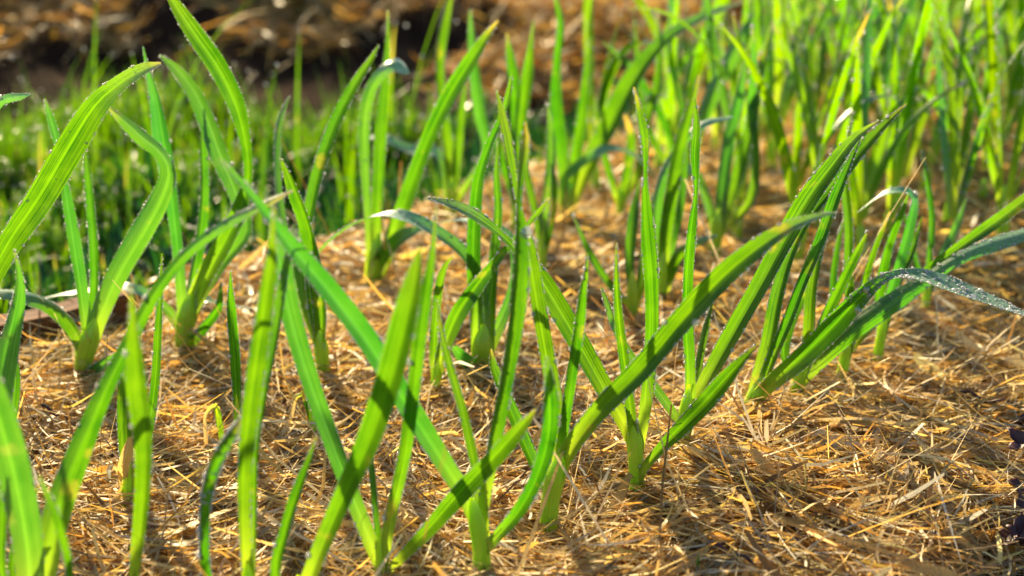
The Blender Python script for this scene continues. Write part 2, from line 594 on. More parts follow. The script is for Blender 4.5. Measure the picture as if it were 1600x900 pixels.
P = np.vstack([C[sel, 4], C[g.choice(len(pg), 180, replace=True), 5], C2[sel2, 5], C2[g.choice(len(pg2), 200, replace=True), 3]])
o = beads(P, g.uniform(.0009, .0021, len(P)), name='grass_dew', icod=ICO2)
tag(o, 'bright dew drops hanging on the blurred background grass', 'dew', kind='stuff')

# far lawn, upper right
lawn = lambda x, y: (edge_d(x, y) > -.02) & (x > .40) & (H(x, y) < .06)
pl = scatter(12000, 2.2, 5.5, g, margin=.3, keep=lawn)
V, F, uv, tip, C = grass_set(pl, .08, .007, 23, lean=.5, k=4)
o = mesh_np('lawn_grass', V, F, M_GRASS, attrs={'tip': tip}, uv=uv)
tag(o, 'bright yellow green lawn far behind at the upper right', 'grass', kind='stuff')

# low dark weeds in the strip
pw = scatter(6500, 1.1, 2.0, g, margin=.1, keep=lambda x, y: strip(x, y) & ((np.sin(x * 13 + 2) + np.sin(y * 11 + x * 5) > .6) | (edge_d(x, y) < .38)))
V, F, uv, tip, C = grass_set(pw, .045, .008, 24, lean=.95)
o = mesh_np('weeds', V, F, M_HERB, attrs={'tip': tip * 0}, uv=uv)
tag(o, 'low dark bluish green weeds matted under the background grass', 'weeds', kind='stuff')


# ------------------------------------------------------------------ garlic
def catmull(P, n):
    P = np.asarray(P, float)
    d = np.r_[0, np.cumsum(np.sqrt(np.sum(np.diff(P[:, :2], axis=0) ** 2, 1)) + 1e-6)]
    t = np.linspace(0, d[-1], n)
    m = np.zeros_like(P)
    m[1:-1] = (P[2:] - P[:-2]) / (d[2:] - d[:-2])[:, None]
    m[0] = (P[1] - P[0]) / (d[1] - d[0]); m[-1] = (P[-1] - P[-2]) / (d[-1] - d[-2])
    i = np.clip(np.searchsorted(d, t, side='right') - 1, 0, len(P) - 2)
    h = (d[i + 1] - d[i])[:, None]; u = ((t - d[i]) / (d[i + 1] - d[i]))[:, None]
    return ((2 * u ** 3 - 3 * u ** 2 + 1) * P[i] + (u ** 3 - 2 * u ** 2 + u) * h * m[i]
            + (-2 * u ** 3 + 3 * u ** 2) * P[i + 1] + (u ** 3 - u ** 2) * h * m[i + 1])


def unit(v):
    return v / np.maximum(np.linalg.norm(v, axis=-1, keepdims=True), 1e-9)


US = np.array([-1, -.66, -.33, 0, .33, .66, 1.])


def leaf_mesh(C, hw, S, origin, parent, mat, name='leaf', fold=.32, fsign=1., tipcol=0., dew=0., dewr=.00037, drops=0, rs=None, label=None, seedv=0, wrap=0., up_sheen=None):
    n = len(C)
    T = unit(np.gradient(C, axis=0))
    S = unit(S - T * np.sum(S * T, 1)[:, None])
    Nn = unit(np.cross(T, S)) * fsign
    s = np.linspace(0, 1, n)
    fo = fold * (1 + 1.2 * np.exp(-s * 9)) * (1 - (0 if up_sheen is None else .75 * up_sheen))
    ph = rs.uniform(0, 6.28)
    wav = .10 * np.sin(s * 17 + ph) * np.sin(s * math.pi)
    V = []
    foot = np.exp(-((s / .16) ** 2))
    wq = np.exp(-((s / .11) ** 2))[:, None] * abs(wrap)
    for u in US:
        wo = S * (hw * math.sin(u * 1.5))[:, None] - unit(np.cross(T, S)) * (hw * math.cos(u * 1.5))[:, None] * np.sign(wrap + 1e-9)
        off = S * (hw * u)[:, None] + Nn * (hw * (fo * (np.sqrt(u * u + .03) - .17) + wav * u * abs(u)))[:, None]
        V.append(C + off * (1 - wq) + wo * wq)
    V = np.stack(V, 1)
    k = len(US)
    flat = V.reshape(-1, 3) - origin
    b = (np.arange(n - 1) * k)[:, None] + np.arange(k - 1)[None, :]
    b = b.ravel()
    F = np.c_[b, b + 1, b + 1 + k, b + k]
    Ls = np.r_[0, np.cumsum(np.linalg.norm(np.diff(C, axis=0), axis=1))]
    uv = np.stack([np.tile(US, n), np.repeat(Ls, k) * 10 + seedv], 1)
    tip = np.repeat(np.clip((s - (1 - .16 * tipcol)) / .1, 0, 1) * (tipcol > 0) + .10 * np.clip((s - .8) / .2, 0, 1), k)
    o = mesh_np(name, flat, F, mat, parent, attrs={'tip': tip, 'foot': np.repeat(foot, k), 'up_sheen': np.repeat(np.zeros(n) if up_sheen is None else up_sheen, k)}, uv=uv)
    if label: o['label'] = label
    if dew > 0:
        P, Rd = [], []
        for e in (0, k - 1):
            E = V[:, e]
            le = np.r_[0, np.cumsum(np.linalg.norm(np.diff(E, axis=0), axis=1))]
            m = max(3, int(le[-1] / .00085 * dew))
            tt = np.sort(rs.uniform(.12, 1, m)) * le[-1]
            P.append(np.stack([np.interp(tt, le, E[:, j]) for j in range(3)], 1) + rs.normal(0, .00012, (m, 3)))
            sz = dewr * .85 * rs.lognormal(0, .5, m)
            sz[rs.random(m) < .04] *= 1.8
            keep = (np.sin(tt * 260 + rs.uniform(0, 6)) + np.sin(tt * 91 + rs.uniform(0, 6)) + rs.normal(0, .7, m)) > -.9
            P[-1] = P[-1][keep]; Rd.append(sz[keep])
        if drops:
            i = rs.integers(int(n * .45), n - 1, drops)
            j = rs.integers(0, k - 1, drops); f1 = rs.random(drops)[:, None]; f2 = rs.random(drops)[:, None]
            q = (V[i, j] * (1 - f1) + V[i, j + 1] * f1) * (1 - f2) + (V[np.minimum(i + 1, n - 1), j] * (1 - f1) + V[np.minimum(i + 1, n - 1), j + 1] * f1) * f2
            Nq = Nn[i] * np.sign(Nn[i][:, 2:3] + 1e-6)
            P.append(q + Nq * .0001); Rd.append(.0005 * rs.lognormal(0, .5, drops))
        P = np.vstack(P) - origin; Rd = np.concatenate(Rd)
        d = beads(P, Rd, o, name='dewdrops', icod=ICO1)
        d['kind'] = 'stuff'
    return o


def tube_mesh(C, rad, origin, parent, mat, name='stem', k=12, flat=.88):
    n = len(C)
    T = unit(np.gradient(C, axis=0))
    A = unit(np.cross(T, np.array([0, 1.0, 0.15]))); B = np.cross(T, A)
    th = np.arange(k) / k * 2 * math.pi
    V = C[:, None, :] + rad[:, None, None] * (np.cos(th)[None, :, None] * A[:, None, :] + flat * np.sin(th)[None, :, None] * B[:, None, :])
    V = V.reshape(-1, 3)
    i = (np.arange(n - 1) * k)[:, None] + np.arange(k)[None, :]
    j = (np.arange(n - 1) * k)[:, None] + (np.arange(k)[None, :] + 1) % k
    F = np.stack([i, j, j + k, i + k], 2).reshape(-1, 4)
    uv = np.stack([np.tile(np.abs(th / math.pi - 1) * 2 + .3, n), np.repeat(np.linspace(0, .6, n), k)], 1)
    o = mesh_np(name, V - origin, F, mat, parent, attrs={'tip': np.zeros(len(V))}, uv=uv)
    return o


seed_i = [100]
WS = .80      # traced widths include the lens blur
GROUP = 'young garlic plants growing in the mulched bed'


def plant(label, base, stem, leaves, group=GROUP, cat='garlic plant', dew=1.0, name='garlic_plant'):
    """base: ground pixel; stem: [(x,y,w)..] traced outline; leaves: dict(p=[(x,y,w)..], k=depth drift in m, ...)"""
    B = on_ground(*base)
    if B[1] < .3: B[1] = .3
    B[2] = float(H(B[0], B[1])) * 0
    root = empty(name, B)
    tag(root, label, cat, group)
    seed_i[0] += 1
    rs = np.random.default_rng(seed_i[0])
    if stem:
        q = catmull(stem, 12)
        C = np.array([at_y(x, y, B[1]) for x, y, _ in q])
        rad = np.array([wd / FPX * (c[1] * cp + (CAM_H - c[2]) * sp) * .5 for (x, y, wd), c in zip(q, C)])
        C = np.vstack([C[0] - [0, 0, .02], C]); rad = np.r_[rad[0] * 1.05, rad]
        # sheath node ring
        rad[5] *= 1.05
        # close the top to a blunt tip inside the leaf bases
        dd = unit(C[-1] - C[-3])
        C = np.vstack([C] + [C[-1] + dd * t for t in (.006, .012, .018)]); rad = np.r_[rad, rad[-1] * np.array([.8, .5, .1])]
        tube_mesh(C, rad, B, root, M_STEM)
    for li, L in enumerate(leaves):
        if stem and L.get('name', 'leaf') == 'leaf' and L['p'][0][2] > 7:
            sx = np.array(stem, float)
            yy = min(L['p'][0][1] + 26, sx[0, 1] - 6)
            o_ = np.argsort(sx[:, 1])
            px_ = np.interp(yy, sx[o_, 1], sx[o_, 0]); pw_ = np.interp(yy, sx[o_, 1], sx[o_, 2])
            if yy > L['p'][0][1] + 4:
                L['p'] = [(px_, yy, pw_ * 1.07)] + [(L['p'][0][0], L['p'][0][1], max(L['p'][0][2], pw_ * .8))] + L['p'][1:]
                L['wrap'] = 1.0 if (li % 2 == 0) else -1.0
        q = catmull(L['p'], L.get('n', 30))
        kk = L.get('k', rs.uniform(-.02, .02)); d0 = L.get('d0', 0.0)
        s = np.linspace(0, 1, len(q))
        Yd = B[1] + d0 + kk * s ** 1.3
        C = np.array([at_y(x, y, yy) for (x, y, _), yy in zip(q, Yd)])
        dep = C[:, 1] * cp + (CAM_H - C[:, 2]) * sp
        tw = R(L.get('tw', rs.uniform(-28, 28))) + R(L.get('tv', rs.uniform(-42, 42))) * (s - .3)
        hw = WS * np.maximum(q[:, 2], 1.0) / FPX * dep * .5 / np.maximum(np.cos(tw), .6)
        T = unit(np.gradient(C, axis=0))
        view = unit(C - CAMV)
        S0 = unit(np.cross(T, view))
        Nv = np.cross(T, S0)
        S = S0 * np.cos(tw)[:, None] + Nv * np.sin(tw)[:, None]
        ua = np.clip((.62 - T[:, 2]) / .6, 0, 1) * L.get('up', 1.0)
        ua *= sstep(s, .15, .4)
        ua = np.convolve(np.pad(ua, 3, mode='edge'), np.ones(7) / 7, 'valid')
        if ua.max() > .01 and L.get('name', 'leaf') == 'leaf':
            upn = np.array([0, 0, 1.0]) - T * T[:, 2:3]
            N0 = unit(np.cross(T, S)); N0 = N0 * np.sign(-np.sum(N0 * view, 1))[:, None]
            Nd = unit(N0 * (1 - ua)[:, None] + unit(upn + np.array([0, .12, 0])) * ua[:, None])
            Sn = np.cross(T, Nd); Sn = Sn * np.sign(np.sum(Sn * S, 1))[:, None]
            S = unit(Sn)
            c0 = np.abs(np.sum(S * unit(np.cross(T, view)), 1))
            hw = WS * np.maximum(q[:, 2], 1.0) / FPX * dep * .5 / np.maximum(c0, .38)
        leaf_mesh(C, hw, S, B, root, L.get('m', M_LEAF), fold=L.get('fold', .72), fsign=L.get('f', 1. if rs.random() < .6 else -1.),
                  tipcol=L.get('tip', rs.choice([0, 0, 0, .25, .4])), dew=L.get('dew', dew), dewr=L.get('dr', .00037), drops=L.get('drops', 0), rs=rs,
                  name=L.get('name', 'leaf'), label=L.get('label'), seedv=rs.random() * 40, wrap=L.get('wrap', 0.), up_sheen=ua)
    return root


def lf(*p, **kw):
    return dict(p=list(p), **kw)


DT = dict(m=M_DRY, name='dried_leaf', dew=0, label='dry papery tan leaf')

# ---- the sharp middle row ------------------------------------------------
plant('garlic plant at the bottom edge centre with a wide leaf reaching far up left', (753, 912),
      [(753, 915, 28), (752, 860, 28), (745, 815, 28)], [
    lf((748, 830, 28), (735, 790, 34), (700, 735, 36), (640, 640, 42), (575, 535, 44), (510, 450, 40), (455, 385, 32), (422, 342, 20), (385, 295, 14), (342, 247, 3), k=-.02, m=M_WAX, tw=8, tv=10),
    lf((756, 862, 12), (775, 840, 22), (812, 795, 27), (840, 740, 28), (856, 680, 32), (858, 620, 30), (853, 558, 2), k=-.03),
    lf((748, 830, 26), (758, 760, 24), (772, 680, 26), (787, 600, 28), (801, 510, 30), (809, 430, 30), (810, 370, 24), (809, 320, 9), (813, 260, 17), (818, 222, 16), (820, 190, 2), k=.02, tip=.5),
    lf((756, 850, 14), (752, 790, 20), (740, 720, 19), (722, 640, 17), (702, 570, 16), (690, 520, 10), (683, 470, 2), k=.03),
])
plant('garlic plant rooted at the bottom edge with two crossing blurred leaves', (597, 905),
      [(597, 910, 22), (597, 890, 22), (597, 870, 20)], [
    lf((596, 895, 20), (580, 850, 28), (548, 770, 32), (510, 670, 34), (478, 580, 36), (452, 490, 38), (435, 400, 34), (424, 345, 16), (418, 325, 3), k=.02, tw=5, m=M_WAX),
    lf((599, 890, 18), (612, 810, 24), (632, 720, 25), (646, 620, 26), (655, 540, 28), (666, 460, 24), (675, 400, 13), (682, 320, 2), k=-.05),
    lf((594, 890, 10), (588, 820, 12), (582, 750, 12), (576, 690, 10), (573, 660, 2), k=.03),
    lf((602, 897, 10), (625, 872, 20), (672, 822, 30), (722, 765, 37), (770, 715, 36), (812, 668, 26), (838, 638, 3), k=-.03, tip=.3, tw=15, f=1.),
])
plant('garlic plant with a cracked sheath and its widest leaf arching far to the right', (857, 828),
      [(857, 832, 27), (859, 790, 29), (868, 745, 32)], [
    lf((868, 755, 28), (888, 708, 34), (940, 640, 38), (1000, 580, 43), (1062, 505, 45), (1130, 432, 45), (1190, 382, 36), (1240, 352, 22), (1280, 338, 11), (1307, 333, 2), k=-.04, tw=-10, tv=20, f=1.),
    lf((860, 780, 20), (838, 735, 24), (808, 665, 26), (785, 610, 22), (770, 570, 16), (767, 545, 3), k=.03),
    lf((868, 755, 24), (873, 700, 27), (866, 630, 30), (852, 550, 28), (836, 460, 30), (822, 380, 24), (810, 325, 8), (801, 275, 14), (788, 210, 19), (780, 170, 13), (775, 140, 2), k=.02),
    lf((872, 745, 20), (882, 670, 20), (893, 590, 21), (905, 510, 20), (911, 450, 14), (915, 430, 9), (918, 394, 2), k=-.01),
])
plant('garlic plant with a clean pale stalk and a twisted upright centre leaf', (995, 778),
      [(995, 782, 24), (994, 735, 24), (992, 690, 26)], [
    lf((992, 700, 28), (978, 665, 32), (948, 615, 36), (912, 550, 40), (875, 485, 42), (840, 428, 36), (812, 395, 22), (785, 368, 13), (745, 338, 22), (705, 320, 16), (663, 309, 2), k=.04, tw=5),
    lf((998, 700, 20), (1008, 620, 24), (1015, 530, 26), (1014, 440, 28), (1008, 360, 26), (1006, 300, 14), (1007, 262, 8), (1004, 215, 18), (997, 175, 13), (990, 136, 2), k=.0, tip=.4),
    lf((992, 700, 16), (984, 630, 20), (974, 555, 20), (966, 490, 17), (963, 430, 10), (963, 379, 2), k=-.02),
    lf((1001, 740, 10), (1030, 705, 20), (1068, 668, 30), (1108, 628, 36), (1145, 585, 28), (1170, 555, 14), (1188, 535, 2), k=-.06, tip=.5, tw=-12, f=1.),
])
plant('garlic plant on a thick green stalk right behind the pale stalked one', (1065, 718),
      [(1066, 722, 22), (1068, 680, 23), (1072, 640, 23)], [
    lf((1073, 660, 22), (1075, 580, 21), (1072, 500, 21), (1074, 420, 20), (1081, 350, 17), (1087, 300, 8), (1085, 245, 18), (1088, 195, 14), (1085, 151, 2), k=.0),
    lf((1068, 675, 18), (1045, 635, 18), (1015, 595, 19), (985, 555, 18), (962, 510, 15), (948, 470, 10), (940, 449, 3), k=.03, m=M_WAX),
    lf((1076, 660, 16), (1087, 590, 15), (1100, 520, 14), (1113, 470, 4), k=.04),
    lf((1075, 665, 22), (1095, 615, 28), (1140, 530, 34), (1185, 450, 36), (1225, 375, 38), (1262, 310, 40), (1300, 258, 32), (1335, 215, 18), (1374, 188, 2), k=.05, tw=-10),
])
plant('garlic plant with a crooked stalk whose long leaf droops right under water drops', (1168, 662),
      [(1166, 668, 22), (1168, 645, 24), (1178, 620, 26)], [
    lf((1174, 632, 26), (1200, 602, 30), (1250, 560, 38), (1305, 505, 42), (1348, 460, 32), (1385, 434, 17), (1420, 430, 18), (1460, 440, 32), (1510, 460, 38), (1560, 478, 28), (1608, 495, 6), k=-.08, drops=420, n=46, tw=8, tv=0, label='long leaf drooping to the right, covered in drops'),
    lf((1174, 640, 20), (1182, 600, 25), (1200, 540, 27), (1216, 460, 27), (1236, 395, 23), (1264, 340, 20), (1300, 295, 26), (1345, 238, 26), (1385, 193, 14), (1417, 162, 2), k=.06, tip=.3),
    lf((1180, 630, 16), (1200, 575, 20), (1232, 500, 21), (1255, 440, 20), (1285, 370, 23), (1306, 310, 22), (1328, 255, 12), (1350, 200, 2), k=.02),
])
plant('garlic plant second behind the drooping leaf, long leaves leaving the photo rightwards', (1240, 634),
      [(1238, 638, 20), (1245, 605, 20), (1254, 575, 20)], [
    lf((1250, 600, 22), (1285, 560, 30), (1340, 510, 38), (1400, 468, 38), (1450, 435, 26), (1500, 402, 24), (1555, 378, 28), (1625, 356, 22), k=.03, drops=60),
    lf((1252, 590, 18), (1263, 520, 22), (1268, 450, 22), (1280, 390, 20), (1300, 320, 18), (1320, 250, 12), (1330, 190, 2), k=.04),
    lf((1250, 595, 16), (1275, 525, 18), (1310, 450, 21), (1338, 395, 16), (1356, 361, 2), k=.0),
    lf((1246, 600, 12), (1225, 560, 16), (1232, 510, 18), (1250, 470, 14), (1265, 450, 8), (1272, 437, 3), k=.04, tip=1.),
])
plant('garlic plant with slim upright leaves before the drooping leaf shadow, third from the crooked stalk', (1313, 596),
      [(1313, 600, 18), (1318, 570, 18), (1322, 545, 17)], [
    lf((1322, 560, 16), (1327, 490, 18), (1326, 420, 18), (1326, 350, 17), (1320, 290, 15), (1316, 240, 3), k=.03),
    lf((1318, 565, 14), (1345, 525, 20), (1385, 485, 20), (1440, 430, 18), (1500, 385, 22), (1560, 342, 26), (1625, 292, 22), k=.02),
    lf((1318, 560, 12), (1305, 500, 14), (1300, 440, 14), (1308, 380, 10), (1318, 340, 2), k=.05),
    lf((1322, 560, 12), (1340, 490, 16), (1352, 430, 14), (1372, 370, 10), (1390, 330, 2), k=.0, tip=.8),
])
plant('garlic plant with a leaf arching over to the left like a hook', (1372, 570),
      [(1370, 574, 16), (1373, 545, 16), (1378, 520, 16)], [
    lf((1376, 535, 16), (1388, 470, 20), (1405, 410, 20), (1420, 355, 18), (1427, 312, 14), (1412, 299, 12), (1380, 305, 12), (1340, 332, 3), k=.02, m=M_WAX),
    lf((1374, 530, 14), (1372, 460, 18), (1385, 390, 16), (1405, 335, 12), (1419, 302, 2), k=.0),
    lf((1378, 530, 14), (1400, 450, 16), (1425, 390, 14), (1441, 338, 2), k=.03),
    lf((1376, 530, 12), (1384, 450, 14), (1390, 400, 12), (1402, 370, 2), k=.04),
])
plant('slim garlic plant with one straight leaf rising right of the hooked leaf', (1446, 492),
      [(1446, 495, 13), (1447, 470, 13), (1449, 450, 12)], [
    lf((1448, 465, 12), (1453, 400, 13), (1456, 340, 12), (1448, 280, 10), (1440, 235, 2), k=.03),
    lf((1449, 465, 10), (1470, 400, 14), (1495, 350, 14), (1510, 310, 2), k=.03, m=M_WAX),
    lf((1447, 465, 10), (1430, 410, 12), (1420, 360, 10), (1408, 320, 2), k=.02),
])

# ---- left group ---------------------------------------------------------
plant('garlic plant beside the wooden board, wide leaf curling over at its top', (128, 593),
      [(128, 598, 26), (131, 565, 27), (140, 530, 32)], [
    lf((140, 545, 30), (155, 500, 34), (185, 430, 42), (222, 365, 44), (252, 310, 38), (264, 268, 30), (250, 238, 26), (222, 215, 30), (195, 190, 22), (168, 167, 3), k=.0, m=M_WAX, tw=10),
    lf((134, 540, 20), (128, 470, 22), (118, 400, 24), (107, 330, 22), (98, 275, 14), (91, 230, 12), (82, 195, 17), (70, 154, 3), k=.02, m=M_WAX),
    lf((140, 540, 16), (148, 460, 17), (148, 390, 18), (142, 320, 17), (136, 260, 12), (132, 225, 2), k=.04),
    lf((130, 550, 22), (112, 510, 24), (75, 475, 26), (30, 458, 22), (-30, 452, 18), k=-.02),
    lf((128, 540, 10), (110, 510, 16), (85, 490, 14), (60, 470, 3), k=.03, m=M_WAX),
    lf((134, 585, 12), (155, 572, 20), (178, 560, 18), (195, 548, 3), k=-.02),
])
plant('garlic plant right of the wooden board with a tall leaf leaving the photo top', (286, 548),
      [(286, 553, 27), (288, 520, 28), (292, 490, 28)], [
    lf((292, 500, 26), (315, 445, 32), (350, 380, 36), (378, 320, 30), (388, 275, 18), (384, 225, 22), (370, 165, 34), (340, 105, 38), (305, 55, 36), (275, 10, 24), (255, -25, 3), k=.0, tw=-8),
    lf((286, 505, 20), (281, 430, 21), (275, 360, 22), (266, 290, 28), (254, 215, 32), (243, 150, 20), (232, 110, 10), (224, 72, 2), k=.02, m=M_WAX),
    lf((290, 505, 18), (300, 440, 20), (312, 375, 21), (318, 300, 18), (316, 230, 15), (316, 163, 2), k=.04),
    lf((296, 495, 16), (345, 415, 24), (385, 360, 26), (368, 300, 28), (345, 245, 34), (325, 190, 34), (303, 142, 28), (275, 107, 20), (249, 86, 3), k=.05, m=M_WAX, tw=-10),
    lf((292, 540, 12), (315, 515, 20), (340, 480, 16), (345, 440, 3), k=-.02),
    lf((286, 520, 16), (262, 485, 20), (225, 458, 18), (175, 448, 16), (110, 455, 14), (60, 468, 3), k=.02, m=M_WAX),
    lf((294, 520, 14), (318, 470, 18), (350, 478, 16), (395, 482, 3), k=.04),
])
plant('garlic plant rooted beyond the left edge, broad leaf rising to a rounded tip', (-55, 640),
      [(-55, 645, 28), (-55, 600, 28), (-50, 560, 28)], [
    lf((-50, 570, 28), (-30, 470, 38), (10, 385, 44), (60, 310, 52), (110, 225, 56), (150, 163, 46), (190, 128, 30), (225, 108, 24), (252, 99, 4), k=-.02, drops=25, tw=12, tv=0, f=1.),
    lf((-52, 570, 20), (-60, 400, 26), (-40, 250, 24), (0, 160, 18), (28, 151, 15), (48, 147, 2), k=.0, m=M_WAX, drops=10),
])
plant('near garlic plant low on the left edge with a pointed bluish leaf', (-15, 800),
      [(-15, 805, 28), (-14, 760, 28), (-12, 720, 28)], [
    lf((-12, 730, 28), (-6, 640, 42), (8, 550, 40), (24, 485, 28), (30, 440, 16), (22, 391, 2), k=-.0, m=M_WAX, dew=1.3),
    lf((-10, 740, 16), (12, 680, 20), (22, 620, 22), (24, 575, 16), (20, 540, 2), k=.03),
])
plant('large out of focus garlic plant in the lower left corner, longest leaf crossing upwards', (55, 1010),
      [(55, 1010, 44), (55, 980, 44), (58, 940, 44)], [
    lf((55, 960, 50), (85, 820, 54), (120, 720, 48), (165, 610, 34), (205, 530, 28), (245, 455, 24), (290, 398, 22), (345, 355, 20), (405, 322, 18), (458, 297, 3), k=.08, tw=5, tip=.5, m=M_LEAF),
    lf((50, 950, 50), (42, 850, 58), (22, 740, 62), (0, 660, 60), (-25, 590, 50), (-60, 500, 20), k=-.04, m=M_WAX),
    lf((62, 980, 14), (108, 910, 16), (92, 820, 16), (72, 770, 12), (60, 742, 3), k=-.05),
    lf((45, 980, 20), (5, 900, 22), (3, 830, 20), (6, 760, 14), (4, 700, 3), k=.0),
    lf((50, 980, 20), (20, 900, 26), (28, 840, 26), (45, 790, 16), (60, 760, 3), k=.04),
], dew=.6)
plant('short sprout wrapped in an orange dry sheath at the lower left', (200, 788),
      [(200, 792, 20), (199, 770, 18), (200, 745, 14)], [
    lf((202, 770, 18), (198, 700, 24), (198, 630, 28), (203, 570, 26), (208, 520, 16), (212, 480, 2), k=.02),
    lf((204, 760, 14), (230, 680, 18), (242, 600, 17), (247, 520, 15), (251, 450, 9), (253, 396, 2), k=.02),
    lf((194, 765, 14), (191, 735, 20), (198, 705, 22), (203, 682, 8), k=-.015, f=1., **DT),
    lf((192, 745, 8), (178, 728, 8), (170, 735, 9), (172, 748, 3), k=-.02, **DT),
    lf((196, 760, 7), (178, 785, 9), (152, 812, 3), k=-.03, **DT),
    lf((206, 780, 5), (190, 780, 6), (172, 815, 3), k=-.03, **DT),
])
plant('near blurred garlic plant with a single broad upright blade at the lower left', (206, 960),
      [(206, 960, 22), (206, 940, 20), (207, 920, 18)], [
    lf((207, 935, 18), (216, 860, 23), (225, 770, 30), (226, 690, 34), (216, 600, 40), (211, 540, 30), (208, 495, 14), (204, 445, 2), k=-.06),
], dew=.4)
plant('near garlic plant left of centre with an upright leaf leaning right', (390, 960),
      [(390, 965, 26), (389, 940, 26), (388, 920, 25)], [
    lf((388, 930, 25), (380, 840, 24), (379, 750, 26), (386, 660, 32), (398, 570, 36), (412, 480, 32), (422, 410, 24), (426, 350, 8), (428, 320, 2), k=-.03),
    lf((392, 930, 16), (398, 800, 14), (400, 700, 16), (414, 610, 20), (428, 540, 22), (440, 470, 18), (452, 400, 12), (460, 350, 2), k=.04),
    lf((386, 940, 14), (350, 960, 18), (322, 900, 18), (318, 830, 19), (322, 770, 22), (340, 712, 24), (362, 678, 18), (374, 657, 4), k=-.03, dew=2.2, drops=50, dr=.0005, up=0., label='short arched leaf thick with dew'),
])
plant('small upright shoot with one slender leaf standing left of centre', (372, 690),
      [(372, 693, 12), (372, 675, 12), (371, 655, 12)], [
    lf((371, 675, 13), (369, 610, 17), (365, 550, 20), (360, 490, 18), (359, 450, 9), (360, 423, 2), k=.0),
])
plant('short green sprout with a thin dry tip hanging over to the left', (346, 692),
      [(347, 696, 9), (346, 680, 9), (344, 668, 9)], [
    lf((346, 690, 10), (342, 665, 12), (337, 640, 10), (336, 634, 5), k=.0, dew=0),
    lf((338, 650, 7), (336, 636, 11), (322, 650, 7), (322, 690, 8), (318, 740, 8), (318, 775, 3), k=-.02, **DT),
])
plant('tiny sprout with a curled brown tip near two crossing leaves', (492, 664),
      [(492, 668, 15), (490, 655, 14), (488, 645, 12)], [
    lf((492, 662, 16), (484, 635, 18), (474, 614, 12), (470, 611, 5), k=.0, dew=0, tip=2.),
    lf((490, 655, 8), (488, 630, 8), (486, 600, 2), k=.02, dew=0),
    lf((474, 614, 8), (462, 620, 8), (455, 650, 7), (436, 685, 8), (428, 690, 2), k=-.02, **DT),
])
plant('near blurred garlic plant below centre with the broadest leaf leaning right', (465, 985),
      [(462, 985, 30), (462, 965, 30), (463, 945, 28)], [
    lf((464, 955, 28), (492, 880, 32), (535, 780, 38), (578, 685, 46), (610, 590, 52), (632, 505, 50), (648, 435, 34), (657, 385, 3), k=-.02, tw=-5),
    lf((458, 960, 14), (432, 900, 20), (447, 830, 21), (466, 770, 20), (484, 720, 12), (496, 680, 2), k=-.0),
], dew=.6)
plant('garlic plant half hidden behind the crossing leaves left of centre', (505, 592),
      [(505, 596, 20), (504, 570, 22), (502, 545, 24)], [
    lf((500, 560, 18), (503, 490, 26), (495, 420, 28), (480, 350, 26), (462, 300, 22), (447, 262, 12), (437, 245, 2), k=-.01),
    lf((500, 560, 16), (488, 490, 16), (482, 430, 14), (488, 380, 10), (483, 355, 2), k=.0),
    lf((506, 560, 14), (470, 440, 22), (490, 300, 24), (520, 200, 24), (555, 130, 20), (580, 92, 12), (592, 70, 2), k=.12),
    lf((500, 560, 14), (462, 440, 14), (438, 330, 16), (432, 250, 13), (436, 190, 12), (452, 150, 3), k=.12, m=M_WAX),
])

# ---- centre, behind -----------------------------------------------------
plant('garlic plant with a leaf bowed over right, rooted just left of the thick green bud', (680, 612),
      [(680, 615, 12), (680, 600, 14), (681, 585, 15)], [
    lf((679, 605, 9), (678, 550, 16), (683, 490, 18), (690, 440, 15), (698, 415, 10), (708, 401, 2), k=.0),
    lf((682, 605, 10), (690, 555, 24), (712, 495, 32), (745, 445, 28), (780, 400, 16), (815, 360, 9), (845, 325, 10), (859, 308, 2), k=.01, tw=10),
])
plant('garlic plant with a stubby green bud at its foot, behind centre', (752, 578),
      [(752, 582, 34), (753, 560, 34), (754, 540, 34)], [
    lf((748, 565, 24), (744, 490, 26), (740, 410, 28), (742, 340, 26), (748, 280, 22), (765, 225, 16), (785, 180, 12), (795, 145, 12), (800, 113, 2), k=.02),
    lf((762, 565, 22), (766, 480, 24), (772, 400, 20), (778, 330, 16), (775, 270, 12), (778, 220, 2), k=.04),
    lf((752, 580, 14), (738, 572, 24), (722, 556, 26), (708, 541, 14), k=-.02, m=M_WAX, fold=.8, dew=0),
    lf((756, 540, 16), (748, 440, 20), (722, 395, 24), (680, 364, 22), (640, 344, 20), (600, 337, 17), (555, 350, 15), (515, 378, 12), (492, 402, 2), k=.04, m=M_WAX, drops=60),
    lf((758, 550, 14), (800, 450, 20), (800, 380, 20), (770, 355, 16), (720, 345, 14), (680, 350, 3), k=.08, m=M_WAX),
])
plant('blurred garlic plant behind centre left with a white glinting bent leaf', (585, 440),
      [(585, 443, 24), (585, 420, 24), (588, 395, 24)], [
    lf((583, 435, 18), (578, 360, 14), (573, 280, 18), (570, 205, 24), (578, 145, 24), (600, 108, 22), (622, 96, 26), (640, 112, 14), k=.0, m=M_WAX, tw=25, drops=60),
    lf((588, 420, 22), (592, 320, 24), (596, 220, 24), (602, 130, 17), (606, 70, 10), (606, 16, 3), k=.03, tw=25),
    lf((592, 430, 24), (618, 355, 32), (645, 280, 30), (672, 210, 28), (705, 145, 32), (740, 88, 26), (765, 50, 14), (779, 32, 2), k=-.02, tip=.5),
    lf((588, 440, 18), (598, 405, 26), (625, 375, 28), (656, 361, 14), (680, 355, 2), k=-.03),
])
